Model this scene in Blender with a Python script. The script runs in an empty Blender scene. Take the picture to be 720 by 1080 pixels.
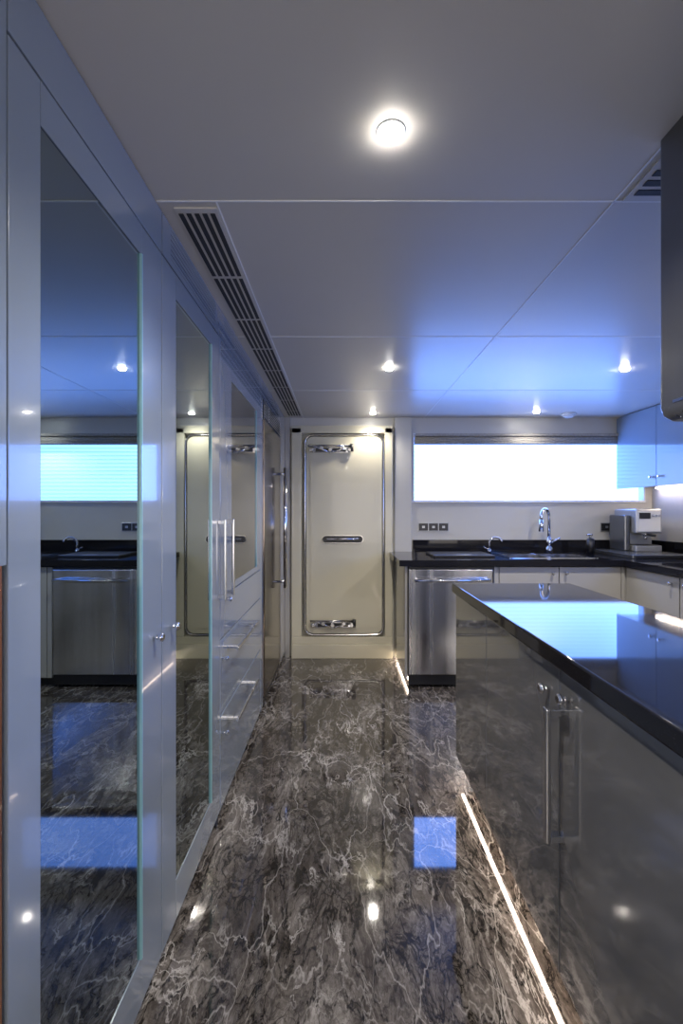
import bpy, bmesh, math
from mathutils import Vector

S = bpy.context.scene
S.view_settings.view_transform = 'Standard'
S.view_settings.look = 'None'
S.view_settings.exposure = 0.7

# ------------------------------------------------------------ materials
def mat(name, col=(0.5,0.5,0.5), rough=0.5, metal=0.0, coat=0.0, spec=0.5, emit=None, estr=0.0):
    m = bpy.data.materials.new(name); m.use_nodes = True
    b = m.node_tree.nodes['Principled BSDF']
    b.inputs['Base Color'].default_value = (*col, 1)
    b.inputs['Roughness'].default_value = rough
    b.inputs['Metallic'].default_value = metal
    b.inputs['Coat Weight'].default_value = coat
    b.inputs['Coat Roughness'].default_value = 0.03
    b.inputs['Specular IOR Level'].default_value = spec
    if emit:
        b.inputs['Emission Color'].default_value = (*emit, 1)
        b.inputs['Emission Strength'].default_value = estr
    return m

def N(m, t, **kw):
    n = m.node_tree.nodes.new(t)
    for k, v in kw.items(): setattr(n, k, v)
    return n
def L(m, a, b): m.node_tree.links.new(a, b)
def ramp(m, fac, stops):
    r = N(m, 'ShaderNodeValToRGB'); L(m, fac, r.inputs['Fac'])
    e = r.color_ramp.elements
    while len(e) < len(stops): e.new(0.5)
    for i, (p, c) in enumerate(stops):
        e[i].position = p; e[i].color = (*c, 1) if len(c) == 3 else c
    return r
def mixc(m, fac, a, b, mode='MIX'):
    n = N(m, 'ShaderNodeMix', data_type='RGBA', blend_type=mode)
    if hasattr(fac, 'is_linked'): L(m, fac, n.inputs[0])
    else: n.inputs[0].default_value = fac
    for s, v in ((6, a), (7, b)):
        if hasattr(v, 'is_linked'): L(m, v, n.inputs[s])
        else: n.inputs[s].default_value = (*v, 1)
    return n.outputs[2]

def noise_tint(m, col, amt=0.06, scale=3.0, rough=None, stretch=None):
    """subtle procedural variation of colour / roughness"""
    b = m.node_tree.nodes['Principled BSDF']
    tc = N(m, 'ShaderNodeTexCoord'); mp = N(m, 'ShaderNodeMapping')
    L(m, tc.outputs['Object'], mp.inputs['Vector'])
    if stretch: mp.inputs['Scale'].default_value = stretch
    no = N(m, 'ShaderNodeTexNoise'); no.inputs['Scale'].default_value = scale
    no.inputs['Detail'].default_value = 4
    L(m, mp.outputs['Vector'], no.inputs['Vector'])
    lo = tuple(c*(1-amt) for c in col); hi = tuple(min(1, c*(1+amt)) for c in col)
    r = ramp(m, no.outputs['Fac'], [(0.3, lo), (0.7, hi)])
    L(m, r.outputs['Color'], b.inputs['Base Color'])
    if rough:
        r2 = ramp(m, no.outputs['Fac'], [(0.3, (rough[0],)*3), (0.7, (rough[1],)*3)])
        L(m, r2.outputs['Color'], b.inputs['Roughness'])
    return m

LACQ = noise_tint(mat('grey_lacquer', rough=0.12, coat=0.7, spec=0.5), (0.19,0.23,0.285), 0.03, 2.0)
LACQD = noise_tint(mat('grey_lacquer_dark', rough=0.09, coat=0.8, spec=0.6), (0.118,0.12,0.127), 0.04, 2.0)
LACQB = noise_tint(mat('blue_lit_lacquer', rough=0.12, coat=0.6), (0.26,0.34,0.44), 0.03, 2.0)  # blue light falling on the upper cabinets is put into this colour
LACQW = noise_tint(mat('warm_grey_lacquer', rough=0.15, coat=0.4), (0.36,0.35,0.325), 0.03, 2.0)
MIRR = mat('tinted_mirror', (0.30,0.36,0.39), 0.012, 1.0)
DARKGL = mat('dark_glass', (0.02,0.022,0.025), 0.03, 0.0, 0.8)
GLEDGE = mat('glass_edge', (0.22,0.42,0.48), 0.1, 0.0, 0.6)
CHROME = noise_tint(mat('chrome', rough=0.06, metal=1.0), (0.8,0.8,0.82), 0.02)
RIM = noise_tint(mat('satin_rim', rough=0.18, metal=1.0), (0.50,0.49,0.47), 0.02)
STEEL = noise_tint(mat('brushed_steel', rough=0.22, metal=1.0), (0.62,0.62,0.63), 0.12, 1.0, (0.16,0.28), (16,16,0.3))
STEELD = noise_tint(mat('bronze_steel', rough=0.22, metal=1.0), (0.20,0.165,0.14), 0.04, 1.0, (0.12,0.17), (30,30,0.6))
HOOD = noise_tint(mat('hood_steel', rough=0.25, metal=0.85), (0.24,0.25,0.275), 0.03, 1.0, (0.26,0.30), (30,30,0.6))
CREAM = noise_tint(mat('cream_paint', rough=0.22, coat=0.3), (0.58,0.545,0.41), 0.03, 2.5)
WALL = noise_tint(mat('wall_paint', rough=0.35), (0.53,0.52,0.475), 0.02, 2.0)
CEIL = noise_tint(mat('ceiling_satin', rough=0.33, coat=0.3), (0.56,0.54,0.515), 0.02, 1.5)
CEIL.node_tree.nodes['Principled BSDF'].inputs['Coat Roughness'].default_value = 0.3
SEAM = mat('seam_strip', (0.85,0.86,0.88), 0.3)
BLACK = mat('black_plastic', (0.012,0.012,0.013), 0.35)
SHADOW = mat('recess_shadow', (0.02,0.02,0.022), 0.6)  # near-black colour standing in for shade in slots, gaps and recesses
WHITEP = mat('white_plastic', (0.72,0.73,0.74), 0.3)
SILVER = mat('silver_plastic', (0.38,0.39,0.40), 0.3, 0.6)
TRAY = mat('tray_metal', (0.16,0.165,0.17), 0.25, 0.8)
FABRIC = noise_tint(mat('blind_fabric', rough=0.8), (0.36,0.34,0.30), 0.15, 60)
LAMP = mat('lamp_glow', (1,1,1), emit=(1.0,0.95,0.86), estr=90)
LED = mat('led_glow', (1,1,1), emit=(1.0,0.80,0.64), estr=24)

# black granite
GRAN = mat('black_granite', (0.01,0.01,0.012), 0.04, 0, 0.0, 0.3)
def _g(m):
    b = m.node_tree.nodes['Principled BSDF']
    tc = N(m,'ShaderNodeTexCoord'); v = N(m,'ShaderNodeTexVoronoi'); v.inputs['Scale'].default_value = 260
    L(m, tc.outputs['Object'], v.inputs['Vector'])
    r = ramp(m, v.outputs['Distance'], [(0.0,(0.10,0.11,0.13)),(0.16,(0.010,0.010,0.013))])
    L(m, r.outputs['Color'], b.inputs['Base Color'])
_g(GRAN)

# wood
WOOD = mat('teak_wood', (0.3,0.12,0.04), 0.35, 0, 0.3)
def _w(m):
    b = m.node_tree.nodes['Principled BSDF']
    tc = N(m,'ShaderNodeTexCoord'); mp = N(m,'ShaderNodeMapping'); mp.inputs['Scale'].default_value=(30,30,1.5)
    no = N(m,'ShaderNodeTexNoise'); no.inputs['Scale'].default_value=1; no.inputs['Detail'].default_value=5
    L(m, tc.outputs['Object'], mp.inputs['Vector']); L(m, mp.outputs['Vector'], no.inputs['Vector'])
    r = ramp(m, no.outputs['Fac'], [(0.3,(0.10,0.035,0.012)),(0.7,(0.22,0.09,0.035))])
    L(m, r.outputs['Color'], b.inputs['Base Color'])
_w(WOOD)

# marble floor
MARB = mat('brown_marble', (0.1,0.1,0.1), 0.045, 0, 0.3, 0.55)
def _m(m):
    b = m.node_tree.nodes['Principled BSDF']
    tc = N(m,'ShaderNodeTexCoord')
    mp = N(m,'ShaderNodeMapping'); L(m, tc.outputs['Object'], mp.inputs['Vector'])
    mp.inputs['Rotation'].default_value=(0,0,0.7); mp.inputs['Scale'].default_value=(1.5,0.62,1)
    def warp(src, scale, amt, det=4):
        n = N(m,'ShaderNodeTexNoise'); n.inputs['Scale'].default_value=scale; n.inputs['Detail'].default_value=det
        L(m, src, n.inputs['Vector'])
        s = N(m,'ShaderNodeVectorMath', operation='SUBTRACT'); L(m, n.outputs['Color'], s.inputs[0]); s.inputs[1].default_value=(0.5,0.5,0.5)
        k = N(m,'ShaderNodeVectorMath', operation='SCALE'); L(m, s.outputs[0], k.inputs[0]); k.inputs['Scale'].default_value=amt
        a = N(m,'ShaderNodeVectorMath', operation='ADD'); L(m, src, a.inputs[0]); L(m, k.outputs[0], a.inputs[1])
        return a.outputs[0]
    w1 = warp(mp.outputs[0], 2.2, 0.7, 6)
    w2 = warp(mp.outputs[0], 4.5, 0.35, 6)
    w3 = warp(w2, 12.0, 0.10, 5)
    cl = N(m,'ShaderNodeTexNoise'); cl.inputs['Scale'].default_value=4.0; cl.inputs['Detail'].default_value=15; cl.inputs['Roughness'].default_value=0.82
    L(m, w1, cl.inputs['Vector'])
    base = ramp(m, cl.outputs['Fac'], [(0.34,(0.014,0.012,0.010)),(0.47,(0.058,0.050,0.045)),(0.57,(0.135,0.122,0.112)),(0.69,(0.36,0.34,0.325))])
    def ridge(src, scale, w, c, det=7, dist=0.6, rough=0.6):
        n = N(m,'ShaderNodeTexNoise'); n.inputs['Scale'].default_value=scale; n.inputs['Detail'].default_value=det
        n.inputs['Distortion'].default_value=dist; n.inputs['Roughness'].default_value=rough
        L(m, src, n.inputs['Vector'])
        s = N(m,'ShaderNodeMath', operation='SUBTRACT'); L(m, n.outputs['Fac'], s.inputs[0]); s.inputs[1].default_value=0.5
        a = N(m,'ShaderNodeMath', operation='ABSOLUTE'); L(m, s.outputs[0], a.inputs[0])
        return ramp(m, a.outputs[0], [(0.0,(c,c,c)),(w,(0,0,0))]).outputs['Color']
    def cells(src, scale, w, c):
        v = N(m,'ShaderNodeTexVoronoi', feature='DISTANCE_TO_EDGE'); v.inputs['Scale'].default_value=scale
        L(m, src, v.inputs['Vector'])
        return ramp(m, v.outputs['Distance'], [(0.0,(c,c,c)),(w,(0,0,0))]).outputs['Color']
    mk = N(m,'ShaderNodeTexNoise'); mk.inputs['Scale'].default_value=2.8; mk.inputs['Detail'].default_value=6
    L(m, tc.outputs['Object'], mk.inputs['Vector'])
    mkr = ramp(m, mk.outputs['Fac'], [(0.44,(0,0,0)),(0.60,(1,1,1))]).outputs['Color']
    mki = ramp(m, mk.outputs['Fac'], [(0.42,(1,1,1)),(0.58,(0.1,0.1,0.1))]).outputs['Color']
    col = base.outputs['Color']
    # dark branching cracks
    col = mixc(m, ridge(w2, 4.0, 0.024, 0.92, 7, 0.3), col, (0.009,0.008,0.007))
    col = mixc(m, mixc(m,1.0,cells(w3, 11.0, 0.06, 1.0),mki,'MULTIPLY'), col, (0.010,0.008,0.007))
    col = mixc(m, mixc(m,1.0,cells(w3, 24.0, 0.07, 0.7),mki,'MULTIPLY'), col, (0.012,0.010,0.009))
    # pale hairlines (broken up)
    col = mixc(m, mixc(m,1.0,ridge(w1, 3.2, 0.012, 0.8, 8, 0.4),mkr,'MULTIPLY'), col, (0.45,0.43,0.415))
    col = mixc(m, mixc(m,1.0,cells(w2, 5.0, 0.018, 0.6),mkr,'MULTIPLY'), col, (0.42,0.40,0.385))
    col = mixc(m, cells(w1, 2.2, 0.009, 0.5), col, (0.42,0.40,0.385))
    L(m, col, b.inputs['Base Color'])
_m(MARB)

# glowing window shade (daylight through translucent blind)
def shade_mat(name, col, st, freq, dip=0.8):
    m = mat(name, (0.7,0.75,0.8), 0.7)
    b = m.node_tree.nodes['Principled BSDF']
    tc = N(m,'ShaderNodeTexCoord'); w = N(m,'ShaderNodeTexWave', wave_type='BANDS', bands_direction='Z')
    w.inputs['Scale'].default_value=freq; w.inputs['Distortion'].default_value=0.3
    L(m, tc.outputs['Object'], w.inputs['Vector'])
    r = ramp(m, w.outputs['Fac'], [(0.0,tuple(c*dip for c in col)),(0.5,col)])
    L(m, r.outputs['Color'], b.inputs['Emission Color']); b.inputs['Emission Strength'].default_value=st
    return m
SHADE = shade_mat('daylit_blind', (0.145,0.32,1.0), 5.6, 9, 0.58)
SHADE2 = shade_mat('daylit_blind_side', (0.08,0.26,1.0), 4.2, 12)
FILL_GLOW = shade_mat('added_fill_glow', (1.0,0.90,0.80), 2.3, 12)  # glow of the added fill window behind the camera

# ------------------------------------------------------------ geometry helpers
def obj(name, me, m=None, parent=None):
    o = bpy.data.objects.new(name, me); S.collection.objects.link(o)
    if m: me.materials.append(m)
    if parent: o.parent = parent
    return o
def empty(name):
    o = bpy.data.objects.new(name, None); o.empty_display_size = 0.1
    S.collection.objects.link(o); return o
def box(name, x0,x1,y0,y1,z0,z1, m, parent=None, bev=0.0, seg=2):
    bm = bmesh.new(); bmesh.ops.create_cube(bm, size=1)
    for v in bm.verts:
        v.co = Vector((x0+(v.co.x+.5)*(x1-x0), y0+(v.co.y+.5)*(y1-y0), z0+(v.co.z+.5)*(z1-z0)))
    if bev > 0:
        bmesh.ops.bevel(bm, geom=bm.edges[:], offset=bev, segments=seg, affect='EDGES', profile=0.6)
    me = bpy.data.meshes.new(name); bm.to_mesh(me); bm.free()
    return obj(name, me, m, parent)
def cyl(name, a, b, r, m, parent=None, r2=None, seg=24, bev=0.0):
    a, b = Vector(a), Vector(b); d = b-a
    bm = bmesh.new()
    bmesh.ops.create_cone(bm, cap_ends=True, segments=seg, radius1=r, radius2=r if r2 is None else r2, depth=d.length)
    if bev>0:
        es=[e for e in bm.edges if any(len(f.verts)==seg for f in e.link_faces)]
        bmesh.ops.bevel(bm, geom=es, offset=bev, segments=3, affect='EDGES')
    q = Vector((0,0,1)).rotation_difference(d.normalized())
    for v in bm.verts: v.co = q @ v.co + (a+b)/2
    for f in bm.faces: f.smooth = len(f.verts) == 4
    me = bpy.data.meshes.new(name); bm.to_mesh(me); bm.free()
    return obj(name, me, m, parent)
def tube(name, pts, r, m, parent=None, cyclic=False, seg=12):
    pts = [Vector(p) for p in pts]; n = len(pts)
    bm = bmesh.new(); rings = []
    up = None
    for i, p in enumerate(pts):
        if cyclic: t = (pts[(i+1)%n]-pts[i-1]).normalized()
        else: t = (pts[min(i+1,n-1)]-pts[max(i-1,0)]).normalized()
        if up is None:
            up = Vector((0,1,0)) if abs(t.y)<0.9 else Vector((1,0,0))
        u = (up - t*up.dot(t)).normalized(); up = u; w = t.cross(u)
        rings.append([bm.verts.new(p + (u*math.cos(k*2*math.pi/seg)+w*math.sin(k*2*math.pi/seg))*r) for k in range(seg)])
    for i in range(n if cyclic else n-1):
        A, B = rings[i], rings[(i+1)%n]
        for k in range(seg):
            bm.faces.new((A[k],A[(k+1)%seg],B[(k+1)%seg],B[k])).smooth = True
    if not cyclic:
        bm.faces.new(rings[0][::-1]); bm.faces.new(rings[-1])
    bmesh.ops.recalc_face_normals(bm, faces=bm.faces[:])
    me = bpy.data.meshes.new(name); bm.to_mesh(me); bm.free()
    return obj(name, me, m, parent)
def rr(x0,x1,z0,z1,r,n=8):
    out=[]
    for cx,cz,a0 in ((x1-r,z1-r,0),(x0+r,z1-r,90),(x0+r,z0+r,180),(x1-r,z0+r,270)):
        for i in range(n+1):
            a=math.radians(a0+90*i/n); out.append((cx+r*math.cos(a), cz+r*math.sin(a)))
    return out
def rslab(name, x0,x1,z0,z1,r,y0,y1,m,parent=None,inner=None):
    """rounded slab in XZ plane (optionally with rounded hole => ring)"""
    bm=bmesh.new(); o=rr(x0,x1,z0,z1,r)
    of=[bm.verts.new((x,y0,z)) for x,z in o]; ob=[bm.verts.new((x,y1,z)) for x,z in o]; n=len(o)
    for i in range(n): bm.faces.new((of[i],of[(i+1)%n],ob[(i+1)%n],ob[i]))
    if inner:
        q=rr(*inner)
        jf=[bm.verts.new((x,y0,z)) for x,z in q]; jb=[bm.verts.new((x,y1,z)) for x,z in q]
        for i in range(n):
            k=(i+1)%n
            bm.faces.new((jf[i],jf[k],jb[k],jb[i])); bm.faces.new((of[i],of[k],jf[k],jf[i])); bm.faces.new((ob[i],ob[k],jb[k],jb[i]))
    else:
        bm.faces.new(of); bm.faces.new(ob)
    bmesh.ops.recalc_face_normals(bm, faces=bm.faces[:])
    me=bpy.data.meshes.new(name); bm.to_mesh(me); bm.free()
    return obj(name,me,m,parent)
def knob(name, c, axis, m, parent, r=0.011):
    c=Vector(c); a=Vector(axis)
    cyl(name+'_stem', c, c+a*0.016, r*0.5, m, parent)
    cyl(name+'_cap', c+a*0.014, c+a*0.028, r, m, parent, bev=0.003)

H=2.15; YB=4.105; XR=2.8; XL=-1.1; YN=-2.0
# ------------------------------------------------------------ room shell
box('floor', XL-0.1,XR+0.1,YN-0.1,YB+0.3,-0.1,0,MARB)
box('ceiling', XL-0.1,XR+0.1,YN-0.1,YB+0.3,H,H+0.1,CEIL)
WX0,WX1,WZ0,WZ1=0.64,2.735,1.405,2.01
wb=empty('wall_back')
box('left_part', XL,WX0,YB,YB+0.2,0,H,WALL,wb)
box('right_part', WX1,XR,YB,YB+0.2,0,H,WALL,wb)
box('below_window', WX0,WX1,YB,YB+0.2,0,WZ0,WALL,wb)
box('above_window', WX0,WX1,YB,YB+0.2,WZ1,H,WALL,wb)
box('wall_left', XL-0.1,XL,YN,YB,0,H,WALL)
wen=empty('wall_entry')
EX0,EX1=-0.2,2.6
box('left_part', XL,EX0,YN-0.1,YN,0,H,WALL,wen)
box('right_part', EX1,XR,YN-0.1,YN,0,H,WALL,wen)
box('below_window', EX0,EX1,YN-0.1,YN,0,0.6,WALL,wen)
box('above_window', EX0,EX1,YN-0.1,YN,1.95,H,WALL,wen)
w3=empty('added_fill_window')  # unseen window, added to brighten ceiling and cabinet faces
box('shade', EX0,EX1,YN-0.08,YN-0.07,0.6,1.95,FILL_GLOW,w3)
box('sill', EX0,EX1,YN-0.07,YN+0.02,0.585,0.6,WHITEP,w3)
for i in range(1,3):
    x=EX0+(EX1-EX0)*i/3; box('fill_mullion_%d'%i,x-0.03,x+0.03,YN-0.069,YN-0.01,0.6,1.95,WHITEP,w3)
wr=empty('wall_right')
RY0,RY1=-0.6,2.5
box('far_part', XR,XR+0.1,RY1,YB,0,H,WALL,wr)
box('near_part', XR,XR+0.1,YN,RY0,0,H,WALL,wr)
box('below_window', XR,XR+0.1,RY0,RY1,0,1.3,WALL,wr)
box('above_window', XR,XR+0.1,RY0,RY1,1.98,H,WALL,wr)
w2=empty('window_2')
box('shade', XR+0.06,XR+0.07,RY0,RY1,1.3,1.98,SHADE2,w2)
box('sill', XR-0.02,XR+0.06,RY0,RY1,1.285,1.3,WHITEP,w2)

w1=empty('window_1')
box('shade', WX0,WX1,YB+0.07,YB+0.08,WZ0,WZ1,SHADE,w1)
box('sill', WX0-0.01,WX1,YB-0.012,YB+0.069,WZ0-0.022,WZ0,WHITEP,w1,0.003)
box('jamb_left', WX0,WX0+0.015,YB-0.008,YB+0.069,WZ0,WZ1,WHITEP,w1)
box('jamb_right', WX1-0.015,WX1,YB-0.008,YB+0.069,WZ0,WZ1,WHITEP,w1)
rb=empty('roman_blind')
box('headrail', WX0+0.02,WX1-0.02,YB-0.03,YB+0.05,1.98,2.005,FABRIC,rb,0.004)
for i,(z,d) in enumerate(((1.962,0.045),(1.944,0.05),(1.925,0.042))):
    cyl('fold_%d'%i,(WX0+0.02,YB-0.0,z),(WX1-0.02,YB-0.0,z),d*0.45,FABRIC,rb)

# pilaster + door surround
box('trim_1', 0.475,0.63,YB-0.03,YB-0.001,0,H-0.001,WALL,bev=0.006)
box('trim_2', -0.505,-0.46,YB-0.05,YB-0.001,0,H-0.001,LACQW,bev=0.004)
ds=empty('door_frame')
YD=YB-0.001
box('left_post', -0.445,-0.355,YB-0.06,YD,0.19,2.05,CREAM,ds,0.006)
box('right_post', 0.385,0.455,YB-0.06,YD,0.19,2.05,CREAM,ds,0.006)
box('head', -0.445,0.455,YB-0.06,YD,2.0,2.07,CREAM,ds,0.006)
box('threshold', -0.445,0.455,YB-0.075,YD,0.0,0.125,CREAM,ds,0.006)
box('threshold_upper', -0.445,0.455,YB-0.062,YD,0.125,0.19,CREAM,ds,0.006)
d=empty('door_1')
X0,X1,Z0,Z1=-0.325,0.372,0.205,1.985
rslab('seal', X0-0.012,X1+0.012,Z0-0.01,Z1+0.01,0.08,YB-0.035,YD,BLACK,d)
rslab('leaf', X0+0.012,X1-0.012,Z0+0.014,Z1-0.014,0.06,YB-0.05,YB-0.02,CREAM,d)
tube('steel_rim',[(x,YB-0.05,z) for x,z in rr(X0,X1,Z0,Z1,0.07)],0.009,RIM,d,True)
rslab('raised_panel', X0+0.05,X1-0.045,Z0+0.06,Z1-0.06,0.04,YB-0.056,YB-0.045,CREAM,d)
# dog latch mechanisms
def latch(par, cx, cz, tag):
    y=YB-0.075
    box(tag+'_plate',cx-0.16,cx+0.17,y+0.005,y+0.022,cz-0.03,cz+0.02,CHROME,par,0.006)
    box(tag+'_slot',cx-0.13,cx+0.14,y+0.001,y+0.006,cz-0.022,cz+0.012,BLACK,par,0.002)
    cyl(tag+'_rod',(cx-0.2,y-0.01,cz+0.03),(cx+0.2,y-0.01,cz+0.03),0.01,RIM,par)
    cyl(tag+'_arm',(cx-0.15,y-0.012,cz+0.03),(cx+0.0,y-0.012,cz-0.03),0.009,CHROME,par)
    cyl(tag+'_arm2',(cx+0.0,y-0.012,cz-0.03),(cx+0.16,y-0.012,cz+0.01),0.009,CHROME,par)
    for i,dx in enumerate((-0.17,-0.08,0.0,0.1,0.17)):
        cyl(tag+'_pivot_%d'%i,(cx+dx,y+0.02,cz+(0.01 if i%2 else -0.005)),(cx+dx,y-0.025,cz+(0.01 if i%2 else -0.005)),0.018,RIM,par,bev=0.004)
    cyl(tag+'_roller',(cx+0.19,y-0.01,cz-0.02),(cx+0.19,y-0.01,cz+0.045),0.017,BLACK,par)
latch(d,-0.10,1.855,'upper_latch'); latch(d,-0.08,0.305,'lower_latch')
rslab('handle_recess', -0.17,0.19,1.025,1.09,0.032,YB-0.066,YB-0.05,BLACK,d)
rslab('handle_rim', -0.172,0.192,1.023,1.092,0.034,YB-0.067,YB-0.054,RIM,d,inner=(-0.168,0.188,1.027,1.088,0.030))
cyl('handle_bar',(-0.13,YB-0.085,1.062),(0.15,YB-0.085,1.062),0.008,CHROME,d)
for i,x in enumerate((-0.09,0.11)): cyl('handle_post_%d'%i,(x,YB-0.06,1.062),(x,YB-0.085,1.062),0.009,CHROME,d)

# ------------------------------------------------------------ ceiling seams, grilles, lights
for i,(a,b,c,e) in enumerate(((-0.505,XR,1.242,1.247),(-0.505,XR,2.203,2.208),(-0.505,XR,3.18,3.186))):
    box('trim_%d'%(10+i),a,b,c,e,H-0.0015,H+0.001,SEAM)
box('trim_20',0.743,0.747,YN,YB,H-0.0015,H+0.001,SEAM)
box('trim_21',-0.345,-0.341,1.247,YB,H-0.0015,H+0.001,SEAM)
g=empty('ceiling_grille')
box('plate',-0.468,-0.348,1.27,4.02,H-0.004,H,CEIL,g)
y=1.29; k=0
while y<3.9:
    y2=min(y+0.36,4.01)
    for j in range(5):
        x=-0.462+j*0.0225
        box('slot_shadow_%d_%d'%(k,j),x,x+0.0135,y,y2-0.02,H-0.006,H-0.0035,SHADOW,g)  # dark strip on the plate paints the shade of an open slot
    y+=0.36; k+=1
g=empty('ceiling_grille')
box('plate',0.765,0.90,1.0,1.24,H-0.004,H,CEIL,g)
for j in range(6):
    yy=1.02+j*0.035
    box('slot_shadow_%d'%j,0.78,0.885,yy,yy+0.02,H-0.006,H-0.0035,SHADOW,g)  # painted shade strip, no real opening
def downlight(x,y,power,r=0.029):
    p=empty('ceiling_downlight')
    bm=bmesh.new()
    me=bpy.data.meshes.new('bezel')
    n=32; A=[];B=[];C=[]
    for i in range(n):
        a=2*math.pi*i/n; c,s=math.cos(a),math.sin(a)
        A.append(bm.verts.new((x+c*(r+0.006),y+s*(r+0.006),H-0.001)))
        B.append(bm.verts.new((x+c*(r+0.003),y+s*(r+0.003),H-0.004)))
        C.append(bm.verts.new((x+c*(r-0.001),y+s*(r-0.001),H-0.003)))
    for i in range(n):
        k=(i+1)%n
        bm.faces.new((A[i],A[k],B[k],B[i])).smooth=True; bm.faces.new((B[i],B[k],C[k],C[i])).smooth=True
    bmesh.ops.recalc_face_normals(bm, faces=bm.faces[:])
    bm.to_mesh(me); bm.free(); obj('bezel',me,WHITEP,p)
    cyl('lens',(x,y,H-0.001),(x,y,H-0.012),r,LAMP,p,r2=r*0.7,seg=32)
    l=bpy.data.lights.new('spot','SPOT'); l.energy=power; l.color=(1.0,0.92,0.82); l.spot_size=math.radians(140); l.spot_blend=0.8; l.shadow_soft_size=0.03
    o=bpy.data.objects.new('spot',l); o.location=(x,y,H-0.025); S.collection.objects.link(o); o.parent=p
for x,y in ((0.11,1.015),(0.28,2.684),(0.27,3.90),(1.65,3.85),(1.68,2.70),(0.11,-0.7),(1.7,1.0),(1.7,-0.7)):  # last three are out of view, added to light the near room
    downlight(x,y,12 if y>3.5 else 44, 0.029 if y<2.0 else 0.025)
sd=empty('smoke_detector')
cyl('base',(1.96,3.93,H),(1.96,3.93,H-0.015),0.06,WHITEP,sd)
cyl('dome',(1.96,3.93,H-0.015),(1.96,3.93,H-0.035),0.05,WHITEP,sd,r2=0.03)

# ------------------------------------------------------------ left tall cabinets
F=-0.505
tc=empty('tall_cabinet')
box('carcass', XL+0.005,F-0.022,0.70,4.10,0.05,H-0.001,SHADOW,tc)  # coloured dark so the door gaps read as shaded
box('plinth', XL+0.005,F-0.06,0.70,4.10,0.0,0.05,BLACK,tc)
box('foot', F-0.05,F-0.012,1.875,1.905,0.0,0.05,BLACK,tc)
box('wall_left_near', XL,F-0.03,YN,0.60,0,H-0.001,LACQ)
box('trim_wood_post', F-0.05,F,0.605,0.677,0,1.22,WOOD)
box('trim_post', F-0.05,F,0.605,0.686,1.22,H-0.001,LACQ)
FT=2.03
def slats(y0,y1,tag):
    box(tag+'_back',F-0.021,F-0.016,y0,y1,FT,H-0.003,SHADOW,tc)  # dark backing paints the shade between the slats
    n=6; h=(H-0.003-FT-0.03)/n
    for i in range(n):
        z=FT+0.02+i*h
        box('%s_slat_%d'%(tag,i),F-0.018,F,y0+0.06,y1-0.06,z,z+h*0.72,LACQ,tc)
    box(tag+'_l',F-0.018,F,y0,y0+0.06,FT,H-0.003,LACQ,tc)
    box(tag+'_r',F-0.018,F,y1-0.06,y1,FT,H-0.003,LACQ,tc)
    box(tag+'_b',F-0.018,F,y0+0.06,y1-0.06,FT,FT+0.018,LACQ,tc)
    box(tag+'_t',F-0.018,F,y0+0.06,y1-0.06,H-0.014,H-0.003,LACQ,tc)
slats(1.285,1.89,'frieze_b'); slats(1.895,2.84,'frieze_c'); slats(2.845,3.70,'frieze_d')
box('frieze_a',F-0.021,F,0.69,1.28,FT,H-0.003,LACQ,tc,0.002)
def gdoor(name,y0,y1,g0,g1,z0,z1,gz0,gz1,pane=MIRR):
    p=empty(name); p.parent=tc; t=F
    b=F-0.021
    box('stile_near',b,t,y0,g0,z0,z1,LACQ,p,0.002); box('stile_far',b,t,g1,y1,z0,z1,LACQ,p,0.002)
    box('rail_bottom',b,t,g0,g1,z0,gz0,LACQ,p,0.0); box('rail_top',b,t,g0,g1,gz1,z1,LACQ,p,0.0)
    box('pane',b+0.004,t-0.002,g0,g1,gz0,gz1,pane,p)
    e=0.006
    box('edge_b',t-0.006,t+0.004,g1-e,g1,gz0,gz1,GLEDGE,p)
    return p
g1=gdoor('mirror_door_a',0.69,1.278,0.765,1.149,0.055,FT-0.005,0.175,1.95)
g2=gdoor('mirror_door_b',1.283,1.892,1.391,1.765,0.055,FT-0.005,0.175,1.95)
g3=gdoor('glass_door_c',1.897,2.84,2.09,2.70,0.945,FT-0.005,0.975,1.90,DARKGL)
knob('knob',(F,1.224,0.963),(1,0,0),CHROME,g1); knob('knob',(F,1.345,0.963),(1,0,0),CHROME,g2)
knob('knob',(F,1.99,0.92),(1,0,0),CHROME,g3)
def vhandle(par,y,z0,z1,x,s=1,m=CHROME,dp=0.045):
    xo=x+dp*s
    box('handle_bar',min(xo,xo+0.01*s),max(xo,xo+0.01*s),y-0.008,y+0.008,z0,z1,m,par,0.003)
    for i,z in enumerate((z0+0.012,z1-0.012)):
        box('handle_arm_%d'%i,min(x,xo+0.005*s),max(x,xo+0.005*s),y-0.007,y+0.007,z-0.008,z+0.008,m,par,0.002)
vhandle(g2,1.86,0.94,1.27,F,1,STEEL,0.025); vhandle(g3,1.98,0.94,1.27,F,1,STEEL,0.03)
def drawer(z0,z1,hz,tag):
    box(tag,F-0.021,F,1.897,2.84,z0,z1,LACQ,tc,0.002)
    if hz:
        box(tag+'_bar',F+0.045,F+0.055,2.0,2.48,hz-0.008,hz+0.008,STEEL,tc,0.003)
        for i,y in enumerate((2.03,2.45)): box(tag+'_arm_%d'%i,F-0.001,F+0.05,y-0.01,y+0.01,hz-0.007,hz+0.007,CHROME,tc,0.002)
        knob(tag+'_lock',(F,1.93,hz-0.02),(1,0,0),CHROME,tc,0.009)
drawer(0.055,0.443,0.385,'drawer_1'); drawer(0.449,0.763,0.70,'drawer_2'); drawer(0.769,0.939,None,'drawer_panel')
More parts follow.
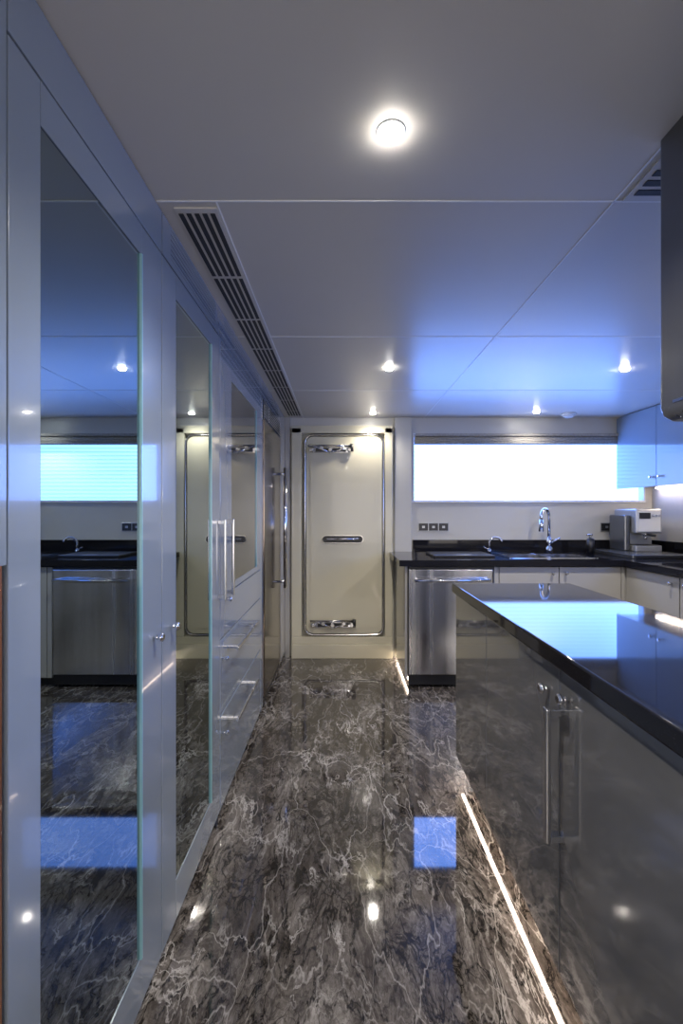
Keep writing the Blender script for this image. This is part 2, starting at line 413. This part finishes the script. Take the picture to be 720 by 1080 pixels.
# refrigerator at the far end
fr=empty('refrigerator'); fr.parent=tc
box('frame_near',F-0.021,F,2.845,2.93,0.055,FT-0.004,LACQ,fr,0.002)
box('frame_far',F-0.021,F,3.705,4.10,0.055,H-0.003,LACQW,fr,0.002)
box('door',F-0.021,F+0.01,2.935,3.695,0.10,1.90,STEELD,fr,0.006)
box('grille',F-0.021,F+0.005,2.935,3.695,1.905,FT-0.004,SHADOW,fr)
for i in range(6): box('louvre_%d'%i,F+0.004,F+0.012,2.94,3.69,1.912+i*0.018,1.922+i*0.018,STEEL,fr)
box('kick',F-0.021,F,2.935,3.695,0.055,0.095,BLACK,fr)
cyl('handle',(F+0.06,3.60,0.7),(F+0.06,3.60,1.65),0.014,CHROME,fr)
for i,z in enumerate((0.75,1.6)): cyl('handle_post_%d'%i,(F+0.005,3.6,z),(F+0.06,3.6,z),0.01,CHROME,fr)

# ------------------------------------------------------------ island
isl=empty('kitchen_island')
IX=0.565; IY1=2.25; IY0=-0.6; TZ=0.945
box('countertop',0.55,1.135,IY0-0.02,2.27,0.90,TZ,GRAN,isl,0.006,3)
box('carcass',IX+0.022,1.12,IY0,IY1-0.02,0.105,0.899,SHADOW,isl)  # dark colour paints shade into the gaps between island doors
box('end_panel',IX+0.022,1.12,IY1-0.019,IY1,0.10,0.899,LACQD,isl)
box('plinth',IX+0.09,1.06,IY0+0.05,IY1-0.08,0,0.105,SHADOW,isl)
for i,(a,b) in enumerate(((1.776,2.25),(1.184,1.772),(0.55,1.179),(-0.05,0.545),(-0.6,-0.055))):
    box('door_%d'%i,IX,IX+0.021,a,b,0.10,0.892,LACQD,isl,0.002)
for i,y in enumerate((1.24,1.135)): knob('knob_%d'%i,(IX,y,0.82 if i==0 else 0.833),(-1,0,0),CHROME,isl,0.013)
def ihandle():
    z0,z1=0.46,0.80; xo=IX-0.035
    box('handle_bar',xo-0.012,xo,1.150,1.174,z0,z1,STEEL,isl,0.003)
    for i,z in enumerate((z0+0.01,z1-0.01)):
        box('handle_arm_%d'%i,xo-0.006,IX,1.151,1.173,z-0.009,z+0.009,CHROME,isl,0.002)
ihandle()
box('under_profile',IX+0.024,IX+0.044,IY0,IY1,0.096,0.105,STEEL,isl)
box('led_strip',IX+0.027,IX+0.041,IY0,IY1,0.092,0.096,LED,isl)

# ------------------------------------------------------------ back + right counter run
bc=empty('base_cabinet')
FY=3.373
box('side_panel',0.47,0.488,FY,YB-0.001,0.06,0.899,LACQW,bc,0.002)
box('plinth',0.53,2.1,FY+0.06,YB-0.001,0,0.06,BLACK,bc)
box('carcass',1.125,XR-0.001,FY+0.022,YB-0.001,0.06,0.76,SHADOW,bc)  # painted dark for the shade in the door gaps
for i,(a,b) in enumerate(((1.13,1.165),(1.17,1.609),(1.615,2.07))):
    box('door_%d'%i,a,b,FY,FY+0.02,0.07,0.892,LACQW,bc,0.002)
box('corner_filler',2.075,2.12,FY,FY+0.02,0.07,0.892,LACQW,bc)
knob('knob_a',(1.56,FY,0.845),(0,-1,0),CHROME,bc); knob('knob_b',(1.66,FY,0.845),(0,-1,0),CHROME,bc)
box('led_strip',0.495,0.505,FY+0.02,YB-0.02,0.05,0.055,LED,bc)
box('right_carcass',2.122,XR-0.001,0.3,FY+0.02,0.06,0.899,SHADOW,bc)  # same painted gap shade as the back run
box('right_plinth',2.16,XR-0.001,0.3,FY,0,0.06,BLACK,bc)
yy=FY-0.01; i=0
while yy>0.5:
    box('right_door_%d'%i,2.10,2.121,yy-0.53,yy-0.005,0.07,0.892,LACQW,bc,0.002)
    knob('right_knob_%d'%i,(2.10,yy-0.06 if i%2 else yy-0.47,0.845),(-1,0,0),CHROME,bc); yy-=0.535; i+=1
ct=empty('granite_countertop')
SX0,SX1,SY0,SY1=1.30,1.95,3.50,3.86
CF=3.345
box('left_slab',0.425,SX0,CF,YB-0.001,0.90,TZ,GRAN,ct)
box('right_slab',SX1,XR-0.001,CF,YB-0.001,0.90,TZ,GRAN,ct)
box('front_slab',SX0,SX1,CF,SY0,0.90,TZ,GRAN,ct)
box('back_slab',SX0,SX1,SY1,YB-0.001,0.90,TZ,GRAN,ct)
box('side_slab',2.075,XR-0.001,0.28,CF,0.90,TZ,GRAN,ct)
box('upstand_back',0.64,XR-0.001,YB-0.022,YB-0.001,TZ,1.05,GRAN,ct,0.002)
box('upstand_right',XR-0.022,XR-0.001,0.28,YB-0.022,TZ,1.05,GRAN,ct,0.002)
sk=empty('kitchen_sink')
box('bottom',SX0,SX1,SY0,SY1,0.765,0.77,STEEL,sk)
for nm,a in (('w1',(SX0,SX0+.004,SY0,SY1)),('w2',(SX1-.004,SX1,SY0,SY1)),('w3',(SX0,SX1,SY0,SY0+.004)),('w4',(SX0,SX1,SY1-.004,SY1)),('divider',(1.62,1.64,SY0,SY1))):
    box(nm,*a,0.77,0.944,STEEL,sk)
for nm,a in (('rim1',(SX0-.015,SX0+.006,SY0-.015,SY1+.015)),('rim2',(SX1-.006,SX1+.015,SY0-.015,SY1+.015)),('rim3',(SX0,SX1,SY0-.015,SY0+.006)),('rim4',(SX0,SX1,SY1-.006,SY1+.015))):
    box(nm,*a,TZ,TZ+0.004,CHROME,sk)
# faucets
fa=empty('kitchen_faucet')
fx,fy=1.80,3.95
cyl('base',(fx,fy,TZ),(fx,fy,TZ+0.05),0.028,CHROME,fa,bev=0.004)
cyl('column',(fx,fy,TZ+0.05),(fx,fy,TZ+0.13),0.02,CHROME,fa)
pts=[(fx,fy,TZ+0.1),(fx,fy,TZ+0.31)]
R=0.07
for i in range(1,15):
    a=math.pi*i/14; pts.append((fx-0.75*R*(1-math.cos(a)),fy-R*(1-math.cos(a))*0.6,TZ+0.31+R*math.sin(a)))
e=pts[-1]; pts.append((e[0],e[1],e[2]-0.03))
tube('gooseneck',pts,0.013,CHROME,fa)
cyl('spray_head',(e[0],e[1],e[2]-0.02),(e[0],e[1],e[2]-0.12),0.017,CHROME,fa,r2=0.021)
cyl('lever',(fx+0.02,fy,TZ+0.09),(fx+0.09,fy-0.01,TZ+0.13),0.008,CHROME,fa)
f2=empty('filter_faucet')
fx,fy=1.285,3.96
cyl('base',(fx,fy,TZ),(fx,fy,TZ+0.03),0.018,CHROME,f2)
pts=[(fx,fy,TZ+0.02),(fx,fy,TZ+0.08)]
for i in range(1,13):
    a=math.radians(160)*i/12; pts.append((fx+0.05*(1-math.cos(a)),fy-0.02*(1-math.cos(a)),TZ+0.08+0.055*math.sin(a)))
tube('spout',pts,0.009,CHROME,f2)
cyl('lever',(fx-0.015,fy,TZ+0.035),(fx-0.05,fy,TZ+0.05),0.005,CHROME,f2)

# dishwasher
dw=empty('dishwasher')
box('tub',0.492,1.12,FY+0.02,YB-0.03,0.07,0.897,BLACK,dw)
box('door',0.496,1.115,FY-0.02,FY+0.019,0.10,0.875,STEEL,dw,0.005)
box('control_strip',0.496,1.115,FY-0.015,FY+0.019,0.879,0.894,BLACK,dw)
cyl('handle',(0.53,FY-0.065,0.80),(1.085,FY-0.065,0.80),0.012,CHROME,dw)
for i,x in enumerate((0.55,1.065)): box('handle_post_%d'%i,x-0.012,x+0.012,FY-0.07,FY-0.019,0.79,0.81,CHROME,dw,0.003)
box('kick_plate',0.496,1.115,FY+0.0,FY+0.019,0.02,0.096,BLACK,dw)
for i,x in enumerate((0.52,1.09)): cyl('foot_%d'%i,(x,FY+0.03,0),(x,FY+0.03,0.07),0.015,BLACK,dw)

# outlets
def outlet(x0,x1,z0,z1,n):
    p=empty('wall_outlet')
    box('plate',x0,x1,YB-0.008,YB-0.0005,z0,z1,SILVER,p,0.002)
    w=(x1-x0-0.004)/n
    for i in range(n):
        a=x0+0.002+i*w
        box('insert_%d'%i,a+0.004,a+w-0.004,YB-0.012,YB-0.006,z0+0.007,z1-0.007,BLACK,p,0.002)
        box('socket_%d'%i,a+w/2-0.012,a+w/2+0.012,YB-0.014,YB-0.011,(z0+z1)/2-0.01,(z0+z1)/2+0.01,SILVER,p)
outlet(0.69,0.965,1.125,1.205,3); outlet(2.33,2.44,1.125,1.205,1)

# cutting board, soap dispenser
cb=empty('cutting_board')
box('board',0.72,1.20,3.55,3.9,TZ,TZ+0.018,BLACK,cb,0.006)
box('grip',0.90,1.02,3.565,3.58,TZ+0.017,TZ+0.021,SILVER,cb,0.001)
so=empty('soap_dispenser')
sx,sy=2.11,3.86
cyl('bottle',(sx,sy,TZ),(sx,sy,TZ+0.13),0.03,BLACK,so,bev=0.006)
cyl('neck',(sx,sy,TZ+0.13),(sx,sy,TZ+0.155),0.012,SILVER,so)
cyl('pump',(sx,sy,TZ+0.155),(sx,sy,TZ+0.17),0.018,CHROME,so)
cyl('nozzle',(sx,sy,TZ+0.164),(sx-0.04,sy-0.02,TZ+0.16),0.005,CHROME,so)

# coffee machine on its tray
cm=empty('coffee_machine')
tx0,tx1,ty0,ty1=2.20,2.66,3.44,4.03
box('capsule_drawer',tx0,tx1,ty0,ty1,TZ,TZ+0.03,TRAY,cm,0.005)
box('drawer_front',tx0+0.02,tx1-0.02,ty0-0.006,ty0+0.004,TZ+0.005,TZ+0.025,BLACK,cm,0.002)
mz=TZ+0.03
box('water_tank',2.35,2.40,3.78,4.0,mz,mz+0.30,TRAY,cm,0.012)
box('body',2.405,2.62,3.84,4.02,mz,mz+0.35,SILVER,cm,0.012)
box('head',2.405,2.62,3.72,3.86,mz+0.15,mz+0.35,SILVER,cm,0.012)
box('base',2.405,2.62,3.72,3.86,mz,mz+0.05,SILVER,cm,0.008)
box('face',2.42,2.605,3.716,3.723,mz+0.165,mz+0.335,WHITEP,cm,0.002)
box('drip_grid',2.42,2.605,3.725,3.84,mz+0.05,mz+0.055,BLACK,cm)
box('display',2.43,2.52,3.711,3.718,mz+0.27,mz+0.32,BLACK,cm,0.002)
for i in range(3): cyl('button_%d'%i,(2.54+i*0.026,3.718,mz+0.295),(2.54+i*0.026,3.708,mz+0.295),0.009,CHROME,cm)
cyl('group',(2.52,3.78,mz+0.15),(2.52,3.78,mz+0.13),0.03,CHROME,cm)
cyl('portafilter',(2.52,3.78,mz+0.14),(2.52,3.66,mz+0.135),0.011,BLACK,cm)
cyl('spout',(2.52,3.78,mz+0.13),(2.52,3.78,mz+0.10),0.012,CHROME,cm)

# ------------------------------------------------------------ upper cabinets + hood
uc=empty('wall_cabinet')
UX=2.477
box('carcass',UX+0.021,XR-0.001,2.6,YB-0.001,1.51,H-0.001,LACQB,uc)
for i,(a,b) in enumerate(((3.585,4.10),(3.09,3.58),(2.6,3.085))):
    box('door_%d'%i,UX,UX+0.02,a,b,1.505,H-0.012,LACQB,uc,0.002)
knob('knob_a',(UX,3.63,1.58),(-1,0,0),CHROME,uc); knob('knob_b',(UX,3.53,1.58),(-1,0,0),CHROME,uc)
box('led_strip',2.76,2.775,3.3,4.0,1.504,1.509,LED,uc)

hd=empty('range_hood')
def hood():
    bm=bmesh.new()
    x0,x1,y0,y1,z0,z1=0.729,1.11,0.10,1.048,1.505,H-0.002
    o=[]
    r=0.012
    for cx,cy,a0 in ((x1-r,y1-r,0),(x0+r,y1-r,90),(x0+r,y0+r,180),(x1-r,y0+r,270)):
        for i in range(7):
            a=math.radians(a0+15*i); o.append((cx+r*math.cos(a),cy+r*math.sin(a)))
    levels=[(z1,0),(z0+0.03,0),(z0+0.012,0.004),(z0,0.016)]
    rings=[]
    for z,ins in levels:
        ring=[]
        for x,y in o:
            cx,cy=(x0+x1)/2,(y0+y1)/2
            ring.append(bm.verts.new((x-ins*(1 if x>cx else -1),y-ins*(1 if y>cy else -1),z)))
        rings.append(ring)
    n=len(o)
    for a,b in zip(rings,rings[1:]):
        for i in range(n): bm.faces.new((a[i],a[(i+1)%n],b[(i+1)%n],b[i])).smooth=True
    bm.faces.new(rings[-1]); bm.faces.new(rings[0])
    bmesh.ops.recalc_face_normals(bm,faces=bm.faces[:])
    me=bpy.data.meshes.new('shell'); bm.to_mesh(me); bm.free()
    obj('shell',me,HOOD,hd)
hood()
box('filter',0.78,1.06,0.18,0.98,1.500,1.506,STEEL,hd)
box('band',0.727,0.730,0.14,1.0,1.54,1.546,CHROME,hd)

# ------------------------------------------------------------ world + camera
w=bpy.data.worlds.new('World'); S.world=w; w.use_nodes=True
w.node_tree.nodes['Background'].inputs[0].default_value=(0.3,0.45,0.8,1)
w.node_tree.nodes['Background'].inputs[1].default_value=0.3
c=bpy.data.cameras.new('Camera'); c.sensor_fit='HORIZONTAL'; c.sensor_width=24; c.lens=16; c.clip_start=0.02
co=bpy.data.objects.new('Camera',c); co.location=(0,0,1.3); co.rotation_euler=(math.radians(90),0,0)
S.collection.objects.link(co); S.camera=co
